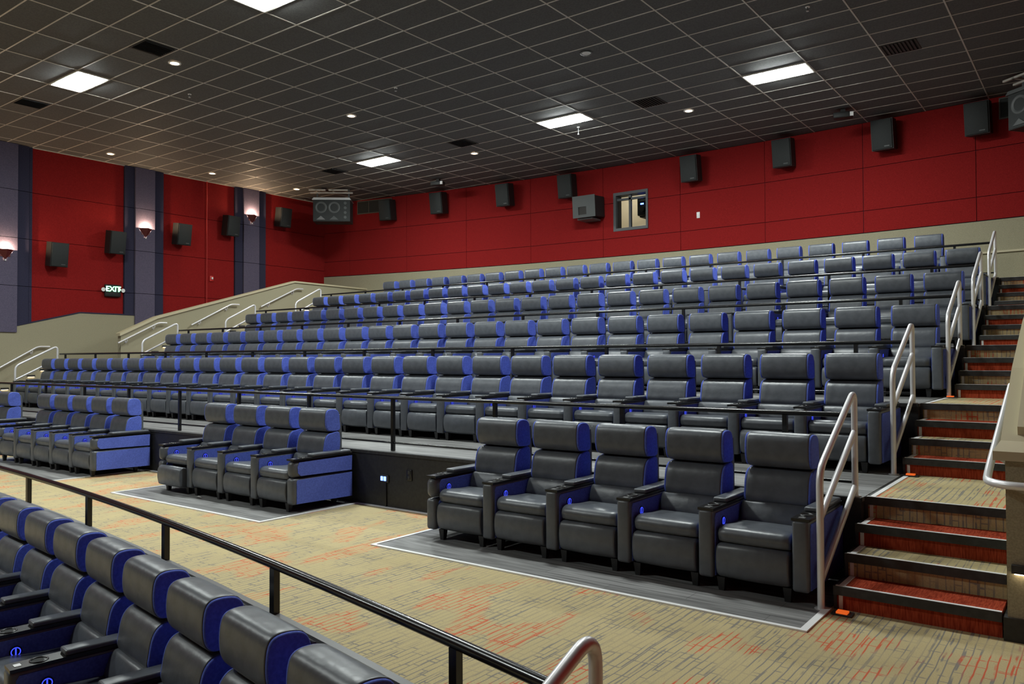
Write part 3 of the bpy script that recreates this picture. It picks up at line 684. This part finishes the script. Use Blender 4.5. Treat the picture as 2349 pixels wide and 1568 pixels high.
for k, (a, p, n) in rows.items():
    for i in range(n):
        j = n - i
        recliner(a + p * i + HO, 7.80 + D * (k - 1), L[k], 'black recliner with blue sides on the %s tier, %s seat from the right-hand stairs' % (tn[k], ordn(j)),
                 'recliners on the %s tier' % tn[k], k == 1, i == n - 1, pitch=p)
# foreground curved row, lower floor
hx = [(x, 1.4344 - .26534 * x - .011913 * x * x) for x in (-8.04, -7.365, -6.69, -6.02, -5.345, -4.67, -3.99, -3.315, -2.64)]
n = len(hx)
for i, (x, y) in enumerate(hx):
    sl_ = -.265 - .0238 * x * .97; ang = math.atan(-.2653 + 2 * -.01191 * x)
    # head left corner sits at (x,y): local (-.222, .60)
    lx, ly = -.222, .60
    cx = x - (lx * math.cos(ang) - ly * math.sin(ang)); cy = y - (lx * math.sin(ang) + ly * math.cos(ang))
    recliner(cx, cy, -.578, 'large foreground recliner with blue sides, %s from the silver handrail' % ('nearest' if i == n - 1 else WORDS[n - 1 - i] + ' seat'), 'foreground recliners along the curved rail', True, i == n - 1, rz=ang, pitch=.662)

# ------------------------------------------------------------------ speakers
def speaker(loc, rz, tilt, lab, grp, sc=1.0):
    t = thing('wall_speaker', lab, 'speaker', loc, rz, grp)      # local -y is the front
    t.scale = (sc, sc, sc)
    R = Matrix.Rotation(tilt, 3, 'X'); c = Vector((0, -.30, 0))
    # tapered cabinet
    prof = [(-.215, -.13), (.215, -.13), (.195, .20), (-.195, .20)]
    m = MB(); m.prism(prof, -.31, .31, 'z'); m.v = [tuple(R @ Vector(v) + c) for v in m.v]; m.build('cabinet', spkside, t)
    m = MB(); m.rbox((0, -.142, 0), (.40, .03, .60), .012, 2, rot=None); m.v = [tuple(R @ Vector(v) + c) for v in m.v]; m.build('grille', spk, t)
    m = MB(); m.box(.04, .14, -.162, -.157, -.255, -.232); m.v = [tuple(R @ Vector(v) + c) for v in m.v]; m.build('badge', greybox, t)
    m = MB(); m.box(-.06, .06, -.02, 0, -.14, .14); m.box(-.03, .03, -.22, -.02, -.03, .03); m.build('bracket', legm, t)
bl = [(-19.05, 6.62), (-17.05, 6.66), (-14.60, 6.66), (-12.45, 6.67), (-8.65, 6.65), (-6.2, 6.66), (-3.90, 6.68), (-2.03, 6.66)]
for i, (x, z) in enumerate(bl):
    slope = -.017 * (x + 8.5)
    speaker((x, back_y(x) - .001, z), math.atan(slope) + .0, .14, 'black speaker high on the red back wall, %s' % ('leftmost' if i == 0 else 'rightmost' if i == len(bl) - 1 else WORDS[i] + ' from the left'), 'black speakers on the back wall', 1.08)
sls = [(9.22, 4.42), (10.72, 4.90), (12.66, 5.36), (14.28, 5.82), (16.22, 6.35)]
slab = ['black speaker on the left wall, nearest and lowest', 'black speaker on the left wall above the exit sign', 'black speaker on the left wall right of the second sconce', 'black speaker on the left wall left of the third sconce', 'black speaker on the left wall, farthest and highest']
for (y, z), lab in zip(sls, slab): speaker((LW + .001, y, z), math.pi / 2, .14, lab, 'black speakers on the left wall', 1.0)
# hanging corner speakers
def hung(x, y, rz, lab):
    t = thing('hanging_speaker', lab, 'speaker', (x, y, CEIL), rz, 'large speakers hung in the back corners')
    m = MB(); m.box(-.58, .58, -.30, .30, -1.08, -.40); m.build('cabinet', spkside, t)
    m = MB(); m.prism([(-.62, -.40), (.62, -.40), (.56, -.33), (-.56, -.33)], -.33, .30, 'y'); m.build('top_tray', silver if x < -5 else greybox, t)  # right tray greyed: its corner's shade put into the colour, left stays silver
    m = MB(); m.box(-.57, .57, -.315, -.30, -1.07, -.42); m.build('baffle', spk, t)
    for q, cx in enumerate((-.33, .08)):
        m = MB(); sg = 24; vs = []
        for k in range(sg):
            a = 2 * math.pi * k / sg
            for r_, d_ in ((.185, -.318), (.165, -.33), (.14, -.318), (.06, -.304)): vs.append((cx + r_ * math.cos(a), d_, -.64 + r_ * math.sin(a)))
        m.add(vs, [(k * 4 + s, k * 4 + s + 1, ((k + 1) % sg) * 4 + s + 1, ((k + 1) % sg) * 4 + s) for k in range(sg) for s in range(3)], 0, True)
        m.cyl((cx, -.312, -.64), .06, .008, axis='y', seg=16); m.build('woofer', greybox, t)
        m = MB(); m.prism([(cx - .14, -1.03), (cx + .14, -1.03), (cx, -.91)], -.33, -.315, 'y'); m.build('horn', greybox if q or x > -5 else greyplate, t)  # first horn greyed on the right speaker too, shade in the colour
    for q in range(4):
        m = MB(); m.cyl((.43, -.325, -.50 - .15 * q), .045, .012, axis='y', seg=14); m.build('tweeter', greybox, t)
    for (a, b) in ((-.5, 0), (.5, 0)): m = MB(); m.box(a - .025, a + .025, -.025, .025, -.34, -.005); m.build('hanger', greybox, t)
    m = MB(); m.box(-.72, .62, -.03, .03, -.14, -.10); m.build('strut', tbar, t)
    m = MB(); m.box(-.72, -.2, -.28, -.23, -.10, -.06); m.build('strut', tbar, t); m = MB(); m.box(-.1, .5, -.28, -.23, -.10, -.06); m.build('strut', tbar, t); m = MB(); m.box(.0, .05, -.28, .28, -.1, -.06); m.build('strut', tbar, t); m = MB(); m.box(-.52, -.47, -.28, .28, -.1, -.06); m.build('strut', tbar, t)
hung(-19.72, 16.75, math.radians(40), 'large black speaker hung from the ceiling in the back left corner')
hung(-.80, 17.8, math.radians(-38), 'large dark speaker hung at the upper right edge of the photo')
# grey wedge box below the fourth speaker
t = thing('metal_hood', 'grey metal box with a square opening left of the booth window', 'metal box', (-11.72, back_y(-11.72), 6.0), math.radians(2))
R = Matrix.Rotation(math.radians(4), 3, 'X')
m = MB(); m.box(-.34, .34, -.62, -.05, -.28, .29); m.v = [tuple(R @ Vector(v)) for v in m.v]; m.build('body', spkside, t)
m = MB()
for (a, b, c, d) in ((-.36, .36, .0, .31), (-.36, .36, -.30, -.22), (-.36, -.18, -.22, .0), (.08, .36, -.22, .0)): m.box(a, b, -.64, -.62, c, d)
m.v = [tuple(R @ Vector(v)) for v in m.v]; m.build('front_plate', greybox, t)
m = MB(); m.box(-.18, .08, -.6205, -.6200, -.22, .0); m.v = [tuple(R @ Vector(v)) for v in m.v]; m.build('opening', mat('brown_dark_opening', (.012, .009, .007), .6), t)
m = MB(); m.box(-.28, .2, -.5, -.02, -.385, -.34); m.build('bracket', greyplate, t)
m = MB(); m.box(-.05, .05, -.06, 0.0, -.3, .2); m.build('wall_plate', legm, t)
# booth window
wn = tag(obj('window_1', None, None, (0, 0, 0)), 'projection booth window in a dark grey frame in the back wall', kind='structure')
yb = back_y(-10.6); x0, x1, z0, z1 = HOLE
m = MB(); f = .05
for (a, b, c, d) in ((x0 - .03, x1 + .03, z1 - f, z1 + .03), (x0 - .03, x1 + .03, z0 - .03, z0 + f), (x0 - .03, x0 + f, z0 + f, z1 - f), (x1 - f * .6, x1 + .03, z0 + f, z1 - f)): m.box(a, b, yb - .03, yb + .30, c, d)
m.build('window_frame', frame_m, wn)
m = MB(); m.box(x0 + .42, x0 + .49, yb + .05, yb + .12, z0 + f, z1 - f); m.box(x0 + f, x1 - f, yb + .05, yb + .12, z1 - .19, z1 - .13); m.build('mullion', frame_m, wn)
m = MB(); m.box(x0 + f, x0 + .42, yb + .07, yb + .076, z0 + f, z1 - .19); m.build('pane', glass, wn)
m = MB(); m.box(x0 + .49, x1 - .03, yb + .09, yb + .096, z0 + f, z1 - .19); m.build('pane', glass, wn)
br = tag(obj('wall_booth', None, None), 'lit white projection booth behind the window', kind='structure')
m = MB(); bx0, bx1 = x0 - 1.6, x1 + .6
for bxs in ((bx0, bx1, yb + 2.4, yb + 2.45, 4.6, 7.0), (bx0, bx0 + .05, yb + .33, yb + 2.4, 4.6, 7.0), (bx1 - .05, bx1, yb + .33, yb + 2.4, 4.6, 7.0), (bx0, bx1, yb + .33, yb + 2.45, 4.55, 4.6), (bx0, bx1, yb + .33, yb + 2.45, 7.0, 7.05), (bx0, bx1, yb + .33, yb + .36, 4.6, z0 - .05), (bx0, bx1, yb + .33, yb + .36, z1 + .05, 7.0), (bx0, x0 - .05, yb + .33, yb + .36, z0 - .05, z1 + .05), (x1 + .05, bx1, yb + .33, yb + .36, z0 - .05, z1 + .05)): m.box(*bxs)
m.build('shell', booth_w, br)
ld = bpy.data.lights.new('booth_lamp', 'POINT'); ld.energy = 14; ld.color = (1, .9, .72); ld.shadow_soft_size = .15; obj('booth_lamp', ld, br, (x0 - .6, yb + 1.5, 6.7))
t = thing('projector', 'black projector on a stand seen through the booth window', 'projector', (x1 - .22, yb + .75, 4.6))
MB().rbox((-.02, 0, 1.38), (.62, .6, .50), .03, 2).build('body', spkside, t); MB().cyl((-.12, -.42, 1.28), .07, .14, axis='y', seg=16).build('lens', plastic, t)
MB().box(-.10, .40, -.2, .3, .50, 1.02).build('rack', spkside, t); MB().box(-.16, -.12, -.1, -.06, 0, 1.15).build('stand_leg', spkside, t); MB().box(.2, .24, -.1, -.06, 0, 1.15).build('stand_leg', spkside, t); MB().box(-.3, .25, -.2, .2, 1.10, 1.14).build('shelf', spkside, t)
MB().box(.0, .12, -.205, -.2, .84, .87).build('label_plate', booth_w, t); MB().box(-.22, -.12, -.305, -.301, 1.44, 1.48).build('status_light', bluep_e, t)
# small wall items
t = thing('wall_switch', 'small white wall plate on the red back wall', 'wall plate', (-8.59, back_y(-8.59), 5.47))
MB().rbox((0, -.006, 0), (.09, .012, .16), .005, 2).build('plate', whitepl, t); MB().box(-.015, .015, -.018, -.012, -.03, .03).build('toggle', whitepl, t)
def grille(x0, x1, z0, z1, lab):
    t = thing('return_grille', lab, 'vent', ((x0 + x1) / 2, back_y((x0 + x1) / 2) - .002, (z0 + z1) / 2), math.atan(-.017 * ((x0 + x1) / 2 + 8.5)), 'return air grilles high on the back wall')
    w_, h_ = (x1 - x0) / 2, (z1 - z0) / 2
    MB().box(-w_, w_, -.01, 0, -h_, h_).build('backing', mat('grille_dark_%d' % len(MATS), (.008, .010, .009), .6), t)
    f = MB(); f.box(-w_, w_, -.03, -.01, h_ - .03, h_); f.box(-w_, w_, -.03, -.01, -h_, -h_ + .03)
    for q in range(4):
        x = -w_ + .012 + (2 * w_ - .024) * q / 3; f.box(x - .012, x + .012, -.03, -.01, -h_ + .03, h_ - .03)
    f.build('frame', mat('grille_frame_%d' % len(MATS), (.07, .06, .05), .5), t)
    n = 14
    for q in range(n):
        z = -h_ + .04 + (2 * h_ - .08) * q / (n - 1); MB().box(-w_ + .03, w_ - .03, -.022, -.012, z - .006, z + .006).build('slat', spk, t)
grille(-20.48, -19.05, 6.64, 7.09, 'dark grille beside the hanging corner speaker'); grille(-1.72, -.6, 6.64, 7.09, 'dark grille in the upper right corner of the back wall')
# motion sensors / cameras on the ceiling
def cam_box(x, y, lab):
    t = thing('ceiling_camera', lab, 'camera', (x, y, CEIL - .004), math.radians(15), 'ceiling cameras near the back wall')
    MB().box(-.05, .05, -.05, .05, -.08, 0).build('mount', spkside, t); MB().rbox((0, -.04, -.14), (.40, .22, .12), .02, 2).build('housing', spkside, t)
    MB().box(.14, .21, -.16, -.12, -.19, -.10).build('lens_hood', whitepl, t)
cam_box(-16.1, 17.75, 'small ceiling camera above the left part of the red wall'); cam_box(-4.55, 18.2, 'small ceiling camera above the right part of the red wall')
# sconces
for (y, z), lab in zip(((8.08, 4.33), (11.655, 5.30), (15.145, 6.18)), ('glowing maroon wedge sconce at the left edge', 'glowing maroon wedge sconce on the middle purple column', 'glowing maroon wedge sconce on the farthest purple column')):
    t = thing('wall_sconce', lab, 'sconce', (LW + .10, y, z), 0, 'maroon wedge sconces')
    m = MB()
    vs = [(0, -.2, .12), (.16, 0, .12), (0, .2, .12), (0.02, 0, -.14), (0.004, -.185, .12), (.145, 0, .12), (.004, .185, .12), (.02, 0, -.11)]
    m.add(vs, [(0, 1, 3), (1, 2, 3), (4, 7, 5), (5, 7, 6), (0, 4, 5, 1), (1, 5, 6, 2)]); m.build('shade', maroon, t)
    MB().cyl((.022, 0, -.165), .022, .04, seg=10).build('finial', silver, t)
    MB().rbox((.038, 0, .075), (.03, .07, .04), .012, 2).build('bulb', sconce_e, t)
    MB().box(0, .01, -.12, .12, -.06, .11).build('back_plate', maroon, t)
    ld = bpy.data.lights.new('sconce_lamp', 'POINT'); ld.energy = 75; ld.color = (1, .70, .43); ld.shadow_soft_size = .02; obj('sconce_lamp', ld, t, (.06, 0, .118))
# exit sign
t = thing('exit_sign', 'glowing green EXIT sign with two emergency lamps on the red wall', 'exit sign', (LW + .001, 10.76, 3.60), math.pi / 2)
MB().rbox((0, -.05, 0), (.44, .09, .34), .03, 2).build('housing', spkside, t)
def text(body, size, mat_, parent, loc, rot, name):
    c = bpy.data.curves.new(name, 'FONT'); c.body = body; c.size = size; c.align_x = 'CENTER'; c.align_y = 'CENTER'; c.extrude = .003; c.offset = size * .02
    tmp = obj(name + '_curve', c); c.materials.append(mat_); bpy.context.view_layer.update()
    me = bpy.data.meshes.new_from_object(tmp.evaluated_get(bpy.context.evaluated_depsgraph_get())); me.name = name; bpy.data.objects.remove(tmp)
    o = obj(name, me, parent, loc); o.rotation_euler = rot; return o
text('EXIT', .20, exit_e, t, (0, -.099, .04), (math.pi / 2, 0, 0), 'lettering')
for s in (-1, 1):
    m = MB(); m.add([(s * .165, -.099, .10), (s * .165, -.099, -.02), (s * .21, -.099, .04), (s * .165, -.095, .10), (s * .165, -.095, -.02), (s * .21, -.095, .04)], [(0, 1, 2), (3, 5, 4), (0, 2, 5, 3), (0, 3, 4, 1), (1, 4, 5, 2)]); m.build('arrow', exit_e, t)
    m = MB(); m.cyl((s * .27, -.10, .02), .055, .06, axis='y', seg=14, r2=.03); m.build('lamp_head', whitepl, t); m = MB(); m.box(min(s * .2, s * .27), max(s * .2, s * .27), -.06, -.04, .0, .02); m.build('lamp_arm', spkside, t)
# fire alarm strobe with conduit
t = thing('fire_alarm', 'small red fire alarm strobe on the red left wall', 'fire alarm', (LW + .001, 13.78, 4.17), math.pi / 2)
MB().rbox((0, -.02, 0), (.13, .04, .17), .01, 2).build('housing', redplain, t); MB().rbox((.015, -.05, .01), (.05, .025, .07), .01, 2).build('strobe', whitepl, t)
m = MB(); m.tube([(LW + .025, 13.62, 2.96), (LW + .025, 13.62, CEIL - .01)], .014, 8); tag(m.build('conduit', redplain), 'thin red conduit running up the red left wall', 'conduit')
# outlets on the black riser
ry = riser_y(1) + .004
t = thing('blue_led_plate', 'small glowing blue plate on the black riser', 'wall plate', (-6.66, ry, .33)); MB().rbox((0, -.008, 0), (.13, .016, .085), .005, 2).build('plate', rubber, t)
for s in (-.028, .022): MB().rbox((s - .01, -.018, 0), (.036, .008, .05), .004, 2).build('lamp', bluep_e, t)
m = MB(); m.box(-6.648, -6.632, ry - .014, ry, .012, .285); tag(m.build('conduit', plastic), 'black conduit below the blue plate on the riser', 'conduit')
t = thing('wall_outlet', 'black wall outlet on the black riser', 'outlet', (-6.27, ry, .40)); MB().rbox((0, -.006, 0), (.08, .012, .125), .004, 2).build('plate', plastic, t)
for s in (-.03, .03): MB().rbox((0, -.014, s), (.04, .006, .035), .003, 2).build('socket', rubber, t)
# a scrap of paper under the middle block
m = MB(); m.add([(-9.00, 5.47, .012), (-8.93, 5.45, .03), (-8.90, 5.50, .012), (-8.97, 5.52, .022), (-8.95, 5.485, .034)], [(0, 1, 4), (1, 2, 4), (2, 3, 4), (3, 0, 4)]); o = m.build('paper_scrap', dirt); tag(o, 'crumpled white paper scrap under the middle front block', 'paper')
